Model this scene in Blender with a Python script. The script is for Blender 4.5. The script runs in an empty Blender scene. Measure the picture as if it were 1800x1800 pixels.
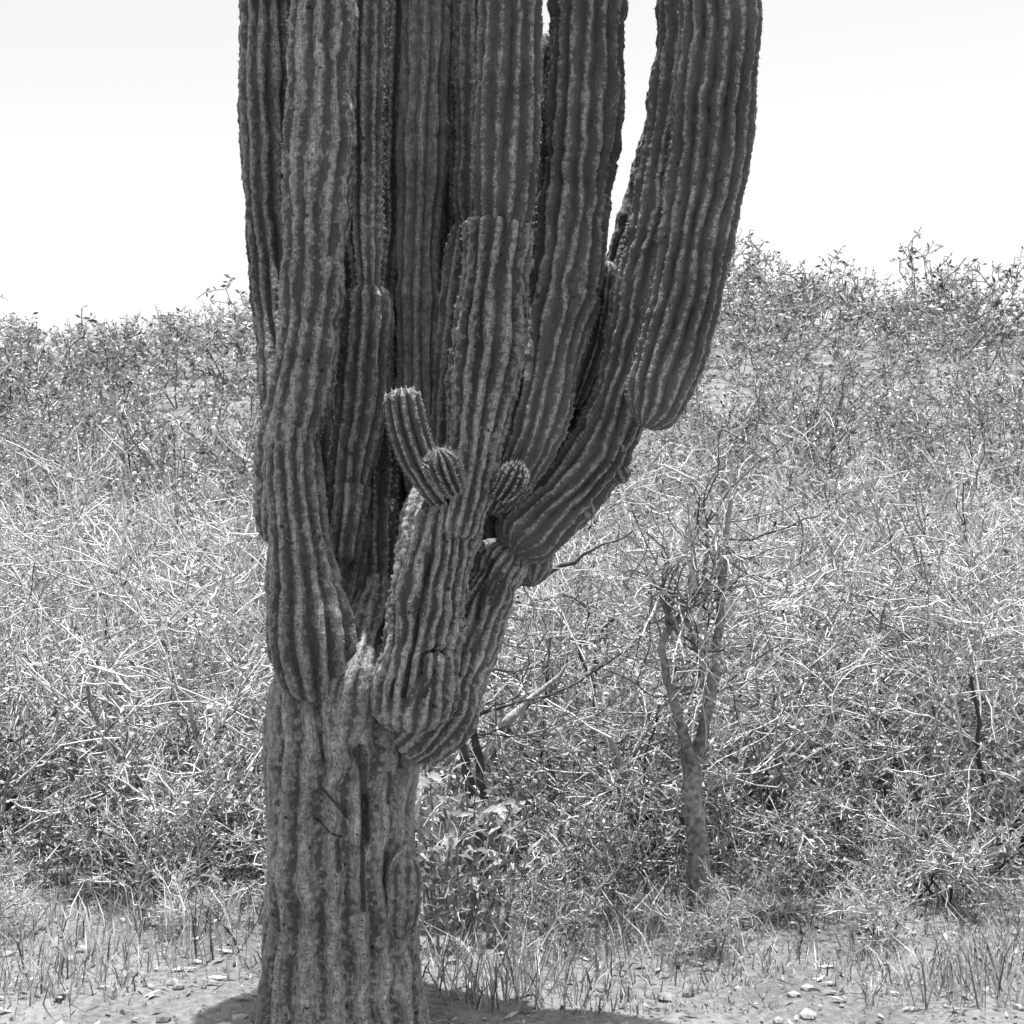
import bpy, math, random
import numpy as np
from mathutils import Vector
random.seed(7)
rng = np.random.default_rng(7)
scene = bpy.context.scene
C = scene.collection

# ------------------------------------------------------------------ camera, sky, sun, exposure
F = 2407.0            # focal length in pixels of the 1800 px wide photograph
EYE = 1.60
D0 = 4.30             # distance of the cactus
cam = bpy.data.cameras.new('camera')
cam.sensor_width = 36.0
cam.lens = 36.0 * F / 1800.0
cam.clip_start = 0.05
cam.clip_end = 2000.0
cam_o = bpy.data.objects.new('camera', cam)
C.objects.link(cam_o)
cam_o.location = (0, 0, EYE)
cam_o.rotation_euler = (math.pi / 2, 0, 0)
scene.camera = cam_o

SUN_EL, SUN_AZ = math.radians(83), math.radians(25)     # azimuth from +Y (away from the camera) towards +X
world = bpy.data.worlds.new('World')
scene.world = world
world.use_nodes = True
wn = world.node_tree.nodes
wl = world.node_tree.links
bg = wn['Background']
sky = wn.new('ShaderNodeTexSky')
sky.sky_type = 'NISHITA'
sky.sun_disc = False
sky.sun_elevation = SUN_EL
sky.sun_rotation = SUN_AZ
sky.dust_density = 3.0
bw = wn.new('ShaderNodeRGBToBW')
wl.new(sky.outputs[0], bw.inputs[0])
wl.new(bw.outputs[0], bg.inputs[0])
bg.inputs[1].default_value = 0.15

sun = bpy.data.lights.new('sun', 'SUN')
sun.energy = 4.6
sun.angle = math.radians(0.53)
sun_o = bpy.data.objects.new('sun', sun)
C.objects.link(sun_o)
sd = Vector((math.sin(SUN_AZ) * math.cos(SUN_EL), math.cos(SUN_AZ) * math.cos(SUN_EL), math.sin(SUN_EL)))
sun_o.rotation_euler = sd.to_track_quat('Z', 'Y').to_euler()
sun_o.location = (4, 12, 20)

vs = scene.view_settings
vs.view_transform = 'Standard'
vs.look = 'None'
vs.gamma = 1.0
vs.exposure = 1.05
vs.use_curve_mapping = False
scene.render.engine = 'CYCLES'
scene.cycles.max_bounces = 3
scene.cycles.diffuse_bounces = 2
scene.cycles.glossy_bounces = 1
scene.cycles.transmission_bounces = 2
scene.cycles.transparent_max_bounces = 4
scene.cycles.use_adaptive_sampling = True
scene.cycles.adaptive_threshold = 0.03


# ------------------------------------------------------------------ helpers
def px(u, v, d):
    return np.array([(u - 900.0) / F * d, d, EYE - (v - 900.0) / F * d])


def ground_z(x, y):
    x = np.asarray(x, float); y = np.asarray(y, float)
    t = np.clip((y - 8.5) / 5.0, 0, 1)
    ramp = np.where(y < 13.5, 2.5 * t * t * 0.205 * 1.0, 0.5125 + (y - 13.5) * 0.205)
    crest = 52.0
    top = 0.5125 + (crest - 13.5) * 0.205
    over = np.clip(y - crest, 0, None)
    ramp = np.where(y > crest, top + 8.0 * (1 - np.exp(-over * 0.0256)) * 0.35, ramp)
    und = 0.05 * np.sin(x * 1.3 + 0.4) * np.sin(y * 1.1) * np.clip((y - 4) / 3, 0, 1)
    big = (0.5 * np.sin(x * 0.16 + 1.0) + 0.35 * np.sin(x * 0.37 + 2.0 + y * .05)) * np.clip((y - 16) / 20, 0, 1)
    return ramp + und + big


def _hash(ix, iy, iz, seed):
    h = (ix * 374761393 + iy * 668265263 + iz * 2147483647 + seed * 974634777) & 0xFFFFFFFF
    h = ((h ^ (h >> 13)) * 1274126177) & 0xFFFFFFFF
    h = (h ^ (h >> 16)) & 0xFFFFFF
    return h / float(0xFFFFFF)


def vnoise(p, seed=0):
    i = np.floor(p).astype(np.int64)
    f = p - i
    f = f * f * (3 - 2 * f)
    out = 0
    for a in (0, 1):
        wa = f[:, 0] if a else 1 - f[:, 0]
        for b in (0, 1):
            wb = f[:, 1] if b else 1 - f[:, 1]
            for c in (0, 1):
                wc = f[:, 2] if c else 1 - f[:, 2]
                out = out + wa * wb * wc * _hash(i[:, 0] + a, i[:, 1] + b, i[:, 2] + c, seed)
    return out * 2 - 1


def mesh_from(name, verts, faces, smooth=True, mat=None):
    """verts (n,3); faces: list of int arrays (m,k)"""
    me = bpy.data.meshes.new(name)
    verts = np.ascontiguousarray(verts, dtype=np.float32)
    me.vertices.add(len(verts))
    me.vertices.foreach_set('co', verts.ravel())
    idx = np.concatenate([np.asarray(fa, dtype=np.int32).ravel() for fa in faces if len(fa)])
    cnt = np.concatenate([np.full(len(fa), np.asarray(fa).shape[1], dtype=np.int32) for fa in faces if len(fa)])
    st = np.concatenate([[0], np.cumsum(cnt)[:-1]]).astype(np.int32)
    me.loops.add(len(idx))
    me.loops.foreach_set('vertex_index', idx)
    me.polygons.add(len(cnt))
    me.polygons.foreach_set('loop_start', st)
    me.polygons.foreach_set('loop_total', cnt)
    me.polygons.foreach_set('use_smooth', np.full(len(cnt), smooth, dtype=bool))
    me.update(calc_edges=True)
    if mat:
        me.materials.append(mat)
    return me


def obj(name, me, parent=None, kind=None, label=None):
    o = bpy.data.objects.new(name, me)
    C.objects.link(o)
    if parent is not None:
        o.parent = parent
        o.matrix_parent_inverse = parent.matrix_basis.inverted()
    if kind:
        o['kind'] = kind
    if label:
        o['label'] = label
    return o


def thing(name, label, cat, loc, group=None):
    o = bpy.data.objects.new(name, None)
    C.objects.link(o)
    o.location = loc
    o.empty_display_size = 0.1
    o['label'] = label
    o['category'] = cat
    if group:
        o['group'] = group
    return o


# ------------------------------------------------------------------ materials
def nmat(name):
    m = bpy.data.materials.new(name)
    m.use_nodes = True
    nt = m.node_tree
    b = nt.nodes['Principled BSDF']
    return m, nt, b


def N(nt, t, **kw):
    n = nt.nodes.new(t)
    for k, v in kw.items():
        if k == 'i':
            for kk, vv in v.items():
                n.inputs[kk].default_value = vv
        else:
            setattr(n, k, v)
    return n


def math_n(nt, op, a, b=None, c=None, clamp=False):
    n = nt.nodes.new('ShaderNodeMath')
    n.operation = op
    n.use_clamp = clamp
    for i, x in enumerate((a, b, c)):
        if x is None:
            continue
        if isinstance(x, (int, float)):
            n.inputs[i].default_value = x
        else:
            nt.links.new(x, n.inputs[i])
    return n.outputs[0]


def ss(nt, x, lo, hi):
    n = nt.nodes.new('ShaderNodeMapRange')
    n.interpolation_type = 'SMOOTHSTEP'
    nt.links.new(x, n.inputs[0])
    n.inputs[1].default_value = lo
    n.inputs[2].default_value = hi
    return n.outputs[0]


def mixf(nt, fac, a, b):
    """scalar mix"""
    n = nt.nodes.new('ShaderNodeMix')
    n.data_type = 'FLOAT'
    for i, x in ((0, fac), (2, a), (3, b)):
        if isinstance(x, (int, float)):
            n.inputs[i].default_value = x
        else:
            nt.links.new(x, n.inputs[i])
    return n.outputs[0]


def grey(nt, x):
    n = nt.nodes.new('ShaderNodeCombineColor')
    for i in range(3):
        nt.links.new(x, n.inputs[i])
    return n.outputs[0]


def cactus_mat(name, valley, cork, edge=0.45, soft=0.35, rough=0.85, speck=1.0, bump=1.0):
    m, nt, b = nmat(name)
    L = nt.links
    tc = N(nt, 'ShaderNodeTexCoord')
    co = tc.outputs['Object']
    crest = N(nt, 'ShaderNodeAttribute', attribute_name='crest').outputs['Fac']
    uv = N(nt, 'ShaderNodeUVMap')
    sep = N(nt, 'ShaderNodeSeparateXYZ')
    L.new(uv.outputs[0], sep.inputs[0])

    def noise(scale, detail=4, rough_=0.6, vec=co):
        n = N(nt, 'ShaderNodeTexNoise', i={'Scale': scale, 'Detail': detail, 'Roughness': rough_})
        L.new(vec, n.inputs['Vector'])
        return n.outputs[0]
    n1 = noise(13, 3, 0.7)
    n2 = noise(52, 3, 0.65)
    n3 = noise(170, 2, 0.6)
    n4 = noise(3.6, 2)
    # streaks that run along the ribs
    mp = N(nt, 'ShaderNodeMapping')
    mp.inputs['Scale'].default_value = (5.0, 9.0, 1)
    L.new(uv.outputs[0], mp.inputs[0])
    n5 = noise(1.0, 3, 0.65, mp.outputs[0])
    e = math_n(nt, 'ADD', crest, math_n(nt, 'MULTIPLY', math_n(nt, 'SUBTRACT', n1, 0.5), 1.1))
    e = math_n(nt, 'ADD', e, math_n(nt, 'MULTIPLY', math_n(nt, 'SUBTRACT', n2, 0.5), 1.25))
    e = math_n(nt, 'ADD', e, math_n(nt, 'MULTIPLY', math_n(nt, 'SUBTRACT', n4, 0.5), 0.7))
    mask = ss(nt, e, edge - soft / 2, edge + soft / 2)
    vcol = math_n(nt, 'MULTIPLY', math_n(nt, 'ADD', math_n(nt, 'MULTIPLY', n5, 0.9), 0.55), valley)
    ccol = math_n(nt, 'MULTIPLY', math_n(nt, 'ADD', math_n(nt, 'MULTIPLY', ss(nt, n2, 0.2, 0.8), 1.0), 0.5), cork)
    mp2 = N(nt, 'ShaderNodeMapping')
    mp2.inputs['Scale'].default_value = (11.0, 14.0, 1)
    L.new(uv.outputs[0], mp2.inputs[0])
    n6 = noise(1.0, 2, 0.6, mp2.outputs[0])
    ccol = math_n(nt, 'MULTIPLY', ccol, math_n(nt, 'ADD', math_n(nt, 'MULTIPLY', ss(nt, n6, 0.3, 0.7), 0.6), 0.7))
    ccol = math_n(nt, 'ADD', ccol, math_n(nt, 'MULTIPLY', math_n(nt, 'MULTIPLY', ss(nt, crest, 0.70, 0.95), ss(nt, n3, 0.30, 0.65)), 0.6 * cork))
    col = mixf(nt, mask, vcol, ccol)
    col = math_n(nt, 'MULTIPLY', col, math_n(nt, 'ADD', math_n(nt, 'MULTIPLY', ss(nt, n4, 0.25, 0.75), 0.5), 0.72))
    col = math_n(nt, 'MULTIPLY', col, math_n(nt, 'ADD', math_n(nt, 'MULTIPLY', ss(nt, n3, 0.2, 0.8), 0.5), 0.75))
    # spent areoles: small dark dots in a row down each crest
    fx = math_n(nt, 'MULTIPLY', math_n(nt, 'SUBTRACT', math_n(nt, 'FRACT', sep.outputs[0]), 0.5), 0.055)
    sv = math_n(nt, 'ADD', math_n(nt, 'DIVIDE', sep.outputs[1], 0.021), math_n(nt, 'MULTIPLY', n1, 3.5))
    fs = math_n(nt, 'MULTIPLY', math_n(nt, 'SUBTRACT', math_n(nt, 'FRACT', sv), 0.5), 0.021)
    dd = math_n(nt, 'SQRT', math_n(nt, 'ADD', math_n(nt, 'MULTIPLY', fx, fx), math_n(nt, 'MULTIPLY', fs, fs)))
    dd = math_n(nt, 'ADD', dd, math_n(nt, 'MULTIPLY', math_n(nt, 'SUBTRACT', n3, 0.5), 0.012))
    dot = math_n(nt, 'MULTIPLY', math_n(nt, 'SUBTRACT', 1.0, ss(nt, dd, 0.0012, 0.0036)), ss(nt, n1, 0.44, 0.56))
    col = math_n(nt, 'MULTIPLY', col, math_n(nt, 'SUBTRACT', 1.0, math_n(nt, 'MULTIPLY', dot, 0.55 * speck)))
    # scattered scars and holes
    vo = N(nt, 'ShaderNodeTexVoronoi', i={'Scale': 26.0, 'Randomness': 1.0})
    L.new(co, vo.inputs['Vector'])
    sc = N(nt, 'ShaderNodeSeparateColor')
    L.new(vo.outputs['Color'], sc.inputs[0])
    pick = math_n(nt, 'GREATER_THAN', sc.outputs[0], 0.80)
    dsc = math_n(nt, 'ADD', vo.outputs['Distance'], math_n(nt, 'MULTIPLY', math_n(nt, 'SUBTRACT', n2, 0.5), 0.55))
    scar = math_n(nt, 'MULTIPLY', pick, math_n(nt, 'SUBTRACT', 1.0, ss(nt, dsc, 0.06, 0.20)))
    col = math_n(nt, 'MULTIPLY', col, math_n(nt, 'SUBTRACT', 1.0, math_n(nt, 'MULTIPLY', scar, 0.8 * speck)))
    # pale flecks
    fl = ss(nt, noise(210, 2, 0.5), 0.66, 0.74)
    col = math_n(nt, 'ADD', col, math_n(nt, 'MULTIPLY', math_n(nt, 'MULTIPLY', fl, mask), 0.22 * speck))
    # dark stains, and darker cracks and grooves, from the stain attribute
    stn = N(nt, 'ShaderNodeAttribute', attribute_name='stain').outputs['Fac']
    stn = math_n(nt, 'ADD', stn, math_n(nt, 'MULTIPLY', math_n(nt, 'SUBTRACT', n2, 0.5), 1.3))
    stn = math_n(nt, 'MULTIPLY', ss(nt, stn, 0.42, 0.75), math_n(nt, 'GREATER_THAN', N(nt, 'ShaderNodeAttribute', attribute_name='stain').outputs['Fac'], 0.08))
    col = math_n(nt, 'MULTIPLY', col, math_n(nt, 'SUBTRACT', 1.0, math_n(nt, 'MULTIPLY', stn, 0.72)))
    L.new(grey(nt, col), b.inputs['Base Color'])
    b.inputs['Roughness'].default_value = rough
    b.inputs['Specular IOR Level'].default_value = 0.25
    h = math_n(nt, 'ADD', math_n(nt, 'MULTIPLY', n2, 0.010), math_n(nt, 'MULTIPLY', n3, 0.0035))
    h = math_n(nt, 'ADD', h, math_n(nt, 'MULTIPLY', mask, 0.0022))
    h = math_n(nt, 'SUBTRACT', h, math_n(nt, 'MULTIPLY', scar, 0.006))
    h = math_n(nt, 'SUBTRACT', h, math_n(nt, 'MULTIPLY', dot, 0.002))
    bp = N(nt, 'ShaderNodeBump', i={'Strength': 0.75 * bump, 'Distance': 1.0})
    L.new(h, bp.inputs['Height'])
    L.new(bp.outputs[0], b.inputs['Normal'])
    return m


def wood_mat(name, a, bb, scale=30, rough=0.8):
    m, nt, b = nmat(name)
    tc = N(nt, 'ShaderNodeTexCoord')
    n = N(nt, 'ShaderNodeTexNoise', i={'Scale': scale, 'Detail': 4})
    nt.links.new(tc.outputs['Object'], n.inputs[0])
    n2 = N(nt, 'ShaderNodeTexNoise', i={'Scale': 2.2, 'Detail': 2})
    nt.links.new(tc.outputs['Object'], n2.inputs[0])
    x = math_n(nt, 'ADD', math_n(nt, 'MULTIPLY', n.outputs[0], 0.5), math_n(nt, 'MULTIPLY', n2.outputs[0], 0.5))
    c = mixf(nt, ss(nt, x, 0.36, 0.64), a, bb)
    nt.links.new(grey(nt, c), b.inputs['Base Color'])
    b.inputs['Roughness'].default_value = rough
    b.inputs['Specular IOR Level'].default_value = 0.3
    bp = N(nt, 'ShaderNodeBump', i={'Strength': 0.5, 'Distance': 0.01})
    nt.links.new(n.outputs[0], bp.inputs['Height'])
    nt.links.new(bp.outputs[0], b.inputs['Normal'])
    return m


def twig_mat(name, a, bb):
    """each twig has a grey of its own"""
    m, nt, b = nmat(name)
    ge = N(nt, 'ShaderNodeNewGeometry')
    nt.links.new(grey(nt, mixf(nt, ge.outputs['Random Per Island'], a, bb)), b.inputs['Base Color'])
    b.inputs['Roughness'].default_value = 0.7
    b.inputs['Specular IOR Level'].default_value = 0.3
    return m


def leaf_mat(name, a, bb, trans=0.4):
    m, nt, b = nmat(name)
    ge = N(nt, 'ShaderNodeNewGeometry')
    oi = N(nt, 'ShaderNodeObjectInfo')
    rnd = math_n(nt, 'FRACT', math_n(nt, 'ADD', ge.outputs['Random Per Island'], oi.outputs['Random']))
    g = grey(nt, mixf(nt, rnd, a, bb))
    nt.links.new(g, b.inputs['Base Color'])
    b.inputs['Roughness'].default_value = 0.45
    tr = N(nt, 'ShaderNodeBsdfTranslucent')
    nt.links.new(g, tr.inputs[0])
    mx = N(nt, 'ShaderNodeMixShader')
    mx.inputs[0].default_value = trans
    nt.links.new(b.outputs[0], mx.inputs[1])
    nt.links.new(tr.outputs[0], mx.inputs[2])
    nt.links.new(mx.outputs[0], nt.nodes['Material Output'].inputs[0])
    return m


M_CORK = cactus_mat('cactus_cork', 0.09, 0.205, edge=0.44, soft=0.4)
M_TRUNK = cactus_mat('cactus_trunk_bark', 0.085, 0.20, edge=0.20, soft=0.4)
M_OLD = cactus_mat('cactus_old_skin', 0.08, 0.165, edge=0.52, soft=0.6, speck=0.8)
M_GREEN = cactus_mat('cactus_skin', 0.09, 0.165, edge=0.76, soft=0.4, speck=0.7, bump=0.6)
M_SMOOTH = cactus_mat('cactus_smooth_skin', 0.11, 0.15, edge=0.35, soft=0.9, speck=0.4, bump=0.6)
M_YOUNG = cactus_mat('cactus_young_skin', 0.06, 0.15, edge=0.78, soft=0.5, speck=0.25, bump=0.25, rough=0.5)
M_SPINE = wood_mat('spine_grey', 0.32, 0.55, 60)
M_WOOL = wood_mat('woolly_spine', 0.55, 0.75, 60)
M_TWIG = twig_mat('twig_bark', 0.03, 0.62)
M_PALE = twig_mat('pale_bark', 0.22, 0.72)
M_DARK = wood_mat('dark_bark', 0.035, 0.10, 25)
M_GREYBARK = wood_mat('grey_bark', 0.10, 0.40, 45)
M_LOG = wood_mat('weathered_wood', 0.20, 0.50, 55)
M_STONE = twig_mat('stone', 0.10, 0.30)
M_LEAF = leaf_mat('leaf', 0.22, 0.50, 0.4)
M_SMALL = leaf_mat('small_leaf', 0.03, 0.62, 0.25)
M_FAR = leaf_mat('brush_twig', 0.02, 0.58, 0.2)

gm, gnt, gb = nmat('dry_soil')
gtc = N(gnt, 'ShaderNodeTexCoord')
gn1 = N(gnt, 'ShaderNodeTexNoise', i={'Scale': 1.4, 'Detail': 6})
gn2 = N(gnt, 'ShaderNodeTexNoise', i={'Scale': 35.0, 'Detail': 5})
gnt.links.new(gtc.outputs['Object'], gn1.inputs[0])
gnt.links.new(gtc.outputs['Object'], gn2.inputs[0])
gx = math_n(gnt, 'ADD', math_n(gnt, 'MULTIPLY', gn1.outputs[0], 0.5), math_n(gnt, 'MULTIPLY', gn2.outputs[0], 0.5))
gnt.links.new(grey(gnt, mixf(gnt, ss(gnt, gx, 0.35, 0.65), 0.09, 0.20)), gb.inputs['Base Color'])
gb.inputs['Roughness'].default_value = 0.95
gbp = N(gnt, 'ShaderNodeBump', i={'Strength': 0.8, 'Distance': 0.03})
gnt.links.new(gn2.outputs[0], gbp.inputs['Height'])
gnt.links.new(gbp.outputs[0], gb.inputs['Normal'])

# ------------------------------------------------------------------ ground: one sheet, level by the cactus, rising to a hillside
ys = np.concatenate([np.linspace(-30, 3, 20), np.linspace(3.2, 16, 90), np.linspace(16.5, 70, 80), np.linspace(75, 900, 40)])
xs = np.concatenate([-np.geomspace(600, 9, 25), np.linspace(-8.8, 8.8, 120), np.geomspace(9, 600, 25)])
gxx, gyy = np.meshgrid(xs, ys)
gzz = ground_z(gxx, gyy)
nv = np.stack([gxx.ravel(), gyy.ravel(), gzz.ravel()], 1)
nv[:, 2] += 0.018 * vnoise(nv * np.array([4, 4, 0]) + 3, 5) + 0.008 * vnoise(nv * np.array([17, 17, 0]), 6)
nx = len(xs)
ii = np.arange(len(ys) - 1)[:, None] * nx + np.arange(nx - 1)[None, :]
gf = np.stack([ii, ii + 1, ii + 1 + nx, ii + nx], -1).reshape(-1, 4)
obj('ground', mesh_from('ground', nv, [gf], True, gm), kind='structure')


# ------------------------------------------------------------------ cactus
def smooth_rows(a, n):
    if n < 1:
        return a
    k = np.exp(-0.5 * (np.arange(-3 * n, 3 * n + 1) / n) ** 2)
    k /= k.sum()
    pad = np.concatenate([2 * a[0] - a[3 * n:0:-1], a, 2 * a[-1] - a[-2:-3 * n - 2:-1]])
    return np.stack([np.convolve(pad[:, j], k, 'valid') for j in range(a.shape[1])], 1)


def path(pts, step):
    """pts rows: u, v, half width in px, depth offset -> resampled centre line, radius, arc length"""
    P = np.array([px(u, v, D0 + dd) for u, v, hw, dd in pts])
    R = np.array([hw / F * (D0 + dd) for u, v, hw, dd in pts])
    s = np.concatenate([[0], np.cumsum(np.linalg.norm(np.diff(P, axis=0), axis=1))])
    n = max(8, int(s[-1] / step))
    t = np.linspace(0, s[-1], n)
    Q = np.stack([np.interp(t, s, P[:, j]) for j in range(3)], 1)
    Q = smooth_rows(Q, min(int(0.035 / step), (n - 2) // 4))
    r = np.interp(t, s, R)
    r = smooth_rows(r[:, None], min(max(1, int(0.008 / step)), (n - 2) // 4))[:, 0]
    return Q, r, t


def frames(Q):
    T = np.gradient(Q, axis=0)
    T /= np.linalg.norm(T, axis=1)[:, None]
    A = np.zeros_like(T)
    a = np.array([0.0, 1.0, 0.0])          # seam looks away from the camera
    for i in range(len(T)):
        a = a - T[i] * np.dot(a, T[i])
        a /= np.linalg.norm(a)
        A[i] = a
    B = np.cross(T, A)
    return T, A, B


cactus = thing('columnar_cactus', 'giant ribbed columnar cactus with thick corky trunk and many upright limbs', 'cactus',
               tuple(px(560, 900, D0)[:2]) + (0.0,))
FLEX = []


def limb(name, pts, ribs=13, amp=0.17, mat=None, base=0.0, top=0.0, seed=0, step=0.0065, per=10, wav=0.10,
         rough=1.0, flat=0.5, spines=(0.008, 4), label=None, phase=0.0, areole=0.023, dents=(), spine_mat=None, ring=1.0, wool=1, stains=()):
    Q, r, s = path(pts, step)
    L = s[-1]
    if base > 0:                                    # domed foot
        x = np.clip(s / base, 0, 1)
        r = r * np.sqrt(np.clip(1 - (1 - x) ** 2, 0, 1))
    if top > 0:
        x = np.clip((L - s) / top, 0, 1)
        r = r * np.sqrt(np.clip(1 - (1 - x) ** 2, 0, 1))
    r0 = r.copy()
    rl = random.Random(seed + 500)
    sn_ = rl.uniform(0.15, 0.35)
    while sn_ < L - 0.1:                            # year rings: slight waists with a swelling above
        k_ = rl.uniform(0.02, 0.06) * ring
        r = r * (1 - k_ * np.exp(-((s - sn_) / 0.012) ** 2) + 0.5 * k_ * np.exp(-((s - sn_ - 0.04) / 0.03) ** 2))
        sn_ += rl.uniform(0.18, 0.45)
    r = np.maximum(r, 0.0006)
    T, A, B = frames(Q)
    m = ribs * per
    th = np.linspace(0, 2 * math.pi, m + 1)
    S, TH = np.meshgrid(s, th, indexing='ij')
    Rr = np.repeat(r[:, None], m + 1, 1)
    flat_s = S.ravel(); c = np.cos(TH).ravel(); sn = np.sin(TH).ravel()
    warp = 1.35 * wav * (vnoise(np.stack([c * 1.3 + 9, sn * 1.3 + 4, flat_s * 5 + seed], 1), seed)
                  + 0.5 * vnoise(np.stack([c * 3 + 9, sn * 3 + 4, flat_s * 14 + seed], 1), seed + 1))
    g = ribs * (TH.ravel() + warp) / (2 * math.pi) + phase
    fr = g - np.floor(g)
    rid = np.floor(g)
    t = 2 * np.abs(fr - 0.5)
    h1 = np.sqrt(np.clip(1 - t * t, 0, 1))
    q = np.clip((t - 0.22) / 0.66, 0, 1)
    h2 = 1 - q * q * (3 - 2 * q)
    h = flat * h2 + (1 - flat) * h1
    rv = vnoise(np.stack([rid * 7.3 + 0.5, flat_s * 6 + seed, flat_s * 0], 1), seed + 3)
    am = 1.3 * amp * (1 + 0.5 * rv)
    if base > 0:
        am = am * (0.25 + 0.75 * np.clip(flat_s / (base * 1.2), 0, 1))
    rad = Rr.ravel()
    pos0 = np.repeat(Q, m + 1, 0) + (np.repeat(A, m + 1, 0) * c[:, None] + np.repeat(B, m + 1, 0) * sn[:, None]) * rad[:, None]
    amb = np.clip(rad / 0.05, 0.0, 1.0)
    nz = 0.0045 * vnoise(pos0 * 22, seed + 5) + 0.0026 * vnoise(pos0 * 60, seed + 6) + 0.0014 * vnoise(pos0 * 130, seed + 7)
    big = 0.009 * vnoise(pos0 * 6.5, seed + 8)
    crest = 1 - t
    ser = np.clip(1 - t * 2.2, 0, 1) * 0.0013 * np.cos(2 * math.pi * flat_s / areole + rid * 2.1)
    rad2 = rad * (1 - am * (1 - h)) + amb * (rough * nz + big * rough + ser)
    dark = np.zeros_like(rad)
    for q__, (pl, w, dep) in enumerate(list(dents) + [(a_, b_, 0.0) for a_, b_ in stains]):                      # cracks: grooves along photo polylines on the near side
        pl = np.array(pl, float)
        uvx = (pos0[:, 0] / pos0[:, 1]) * F + 900
        uvy = 900 - (pos0[:, 2] - EYE) / pos0[:, 1] * F
        best = np.full(len(rad), 1e9)
        for k in range(len(pl) - 1):
            a_, b_ = pl[k], pl[k + 1]
            ab = b_ - a_
            tt = np.clip(((uvx - a_[0]) * ab[0] + (uvy - a_[1]) * ab[1]) / (ab @ ab), 0, 1)
            best = np.minimum(best, np.hypot(uvx - a_[0] - tt * ab[0], uvy - a_[1] - tt * ab[1]))
        facing = (c < 0.2)
        rad2 = rad2 - facing * dep * np.exp(-(best / w) ** 2)
        if dep == 0.0 or dep >= 0.02:
            dark = np.maximum(dark, facing * np.exp(-(best / w) ** 2))
    pos = np.repeat(Q, m + 1, 0) + (np.repeat(A, m + 1, 0) * c[:, None] + np.repeat(B, m + 1, 0) * sn[:, None]) * rad2[:, None]
    n = len(s)
    pos = pos.reshape(n, m + 1, 3)
    pos[:, m] = pos[:, 0]
    pos = pos.reshape(-1, 3)
    ii = np.arange(n - 1)[:, None] * (m + 1) + np.arange(m)[None, :]
    # frame (A,B) with B = T x A is right-handed around T
    fq = np.stack([ii, ii + 1, ii + 1 + (m + 1), ii + (m + 1)], -1).reshape(-1, 4)
    loc = np.array(cactus.location)
    me = mesh_from(name, pos - loc, [fq], True, mat)
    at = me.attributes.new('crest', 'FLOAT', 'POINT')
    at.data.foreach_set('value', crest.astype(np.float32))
    at = me.attributes.new('stain', 'FLOAT', 'POINT')
    at.data.foreach_set('value', dark.astype(np.float32))
    uvl = me.uv_layers.new(name='UVMap')
    li = np.zeros(len(me.loops), dtype=np.int32)
    me.loops.foreach_get('vertex_index', li)
    gg = ribs * (TH.ravel() + warp) / (2 * math.pi) + phase
    uvl.data.foreach_set('uv', np.stack([gg[li], flat_s[li]], 1).astype(np.float32).ravel())
    o = obj(name, me, None, label=label)
    o.parent = cactus
    # spines on the crests
    if spines:
        ln, cnt = spines
        V, Fa = [], []
        k = 0
        rr = random.Random(seed + 100)
        cols = np.arange(ribs)
        for ri in range(ribs):
            sa = rr.random() * areole
            while sa < L:
                i = min(n - 1, int(sa / L * (n - 1)))
                row = g.reshape(n, m + 1)[i]
                tgt = math.ceil(row[0] - 0.5) + ri + 0.5
                j = int(np.argmin(np.abs(row - tgt)))
                p = pos[i * (m + 1) + j] - loc
                out = A[i] * math.cos(th[j]) + B[i] * math.sin(th[j])
                if top > 0 and L - sa < top:
                    w_ = 1 - (L - sa) / top
                    out = out * (1 - w_) + T[i] * w_ * 1.2
                side = np.cross(T[i], out)
                for q_ in range((cnt if rr.random() > 0.25 else max(1, cnt // 2)) * (wool if (top > 0 and L - sa < top * 1.1) else 1)):
                    d = out * rr.uniform(0.35, 1.0) + side * rr.gauss(0, 0.55) + T[i] * rr.gauss(0.05, 0.5)
                    d = d / np.linalg.norm(d)
                    l_ = ln * rr.uniform(0.45, 1.25)
                    w = 0.0009 + 0.0005 * rr.random()
                    e1 = np.cross(d, [0.3, 0.5, 0.8]); e1 /= np.linalg.norm(e1)
                    e2 = np.cross(d, e1)
                    b0 = p - out * 0.001
                    if wool > 1 and L - sa < top * 1.1:
                        b0 = b0 + side * rr.gauss(0, .003) + T[i] * rr.gauss(0, .003)
                        w *= 1.5
                    V += [b0 + e1 * w, b0 - 0.5 * e1 * w + 0.87 * e2 * w, b0 - 0.5 * e1 * w - 0.87 * e2 * w, b0 + d * l_]
                    Fa += [(k, k + 1, k + 3), (k + 1, k + 2, k + 3), (k + 2, k, k + 3)]
                    k += 4
                sa += areole * rr.uniform(0.8, 1.25)
        sm = mesh_from('spines', np.array(V), [np.array(Fa)], False, spine_mat or M_SPINE)
        so = obj('spines', sm, None, kind='stuff')
        so.parent = o
    return o


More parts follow.
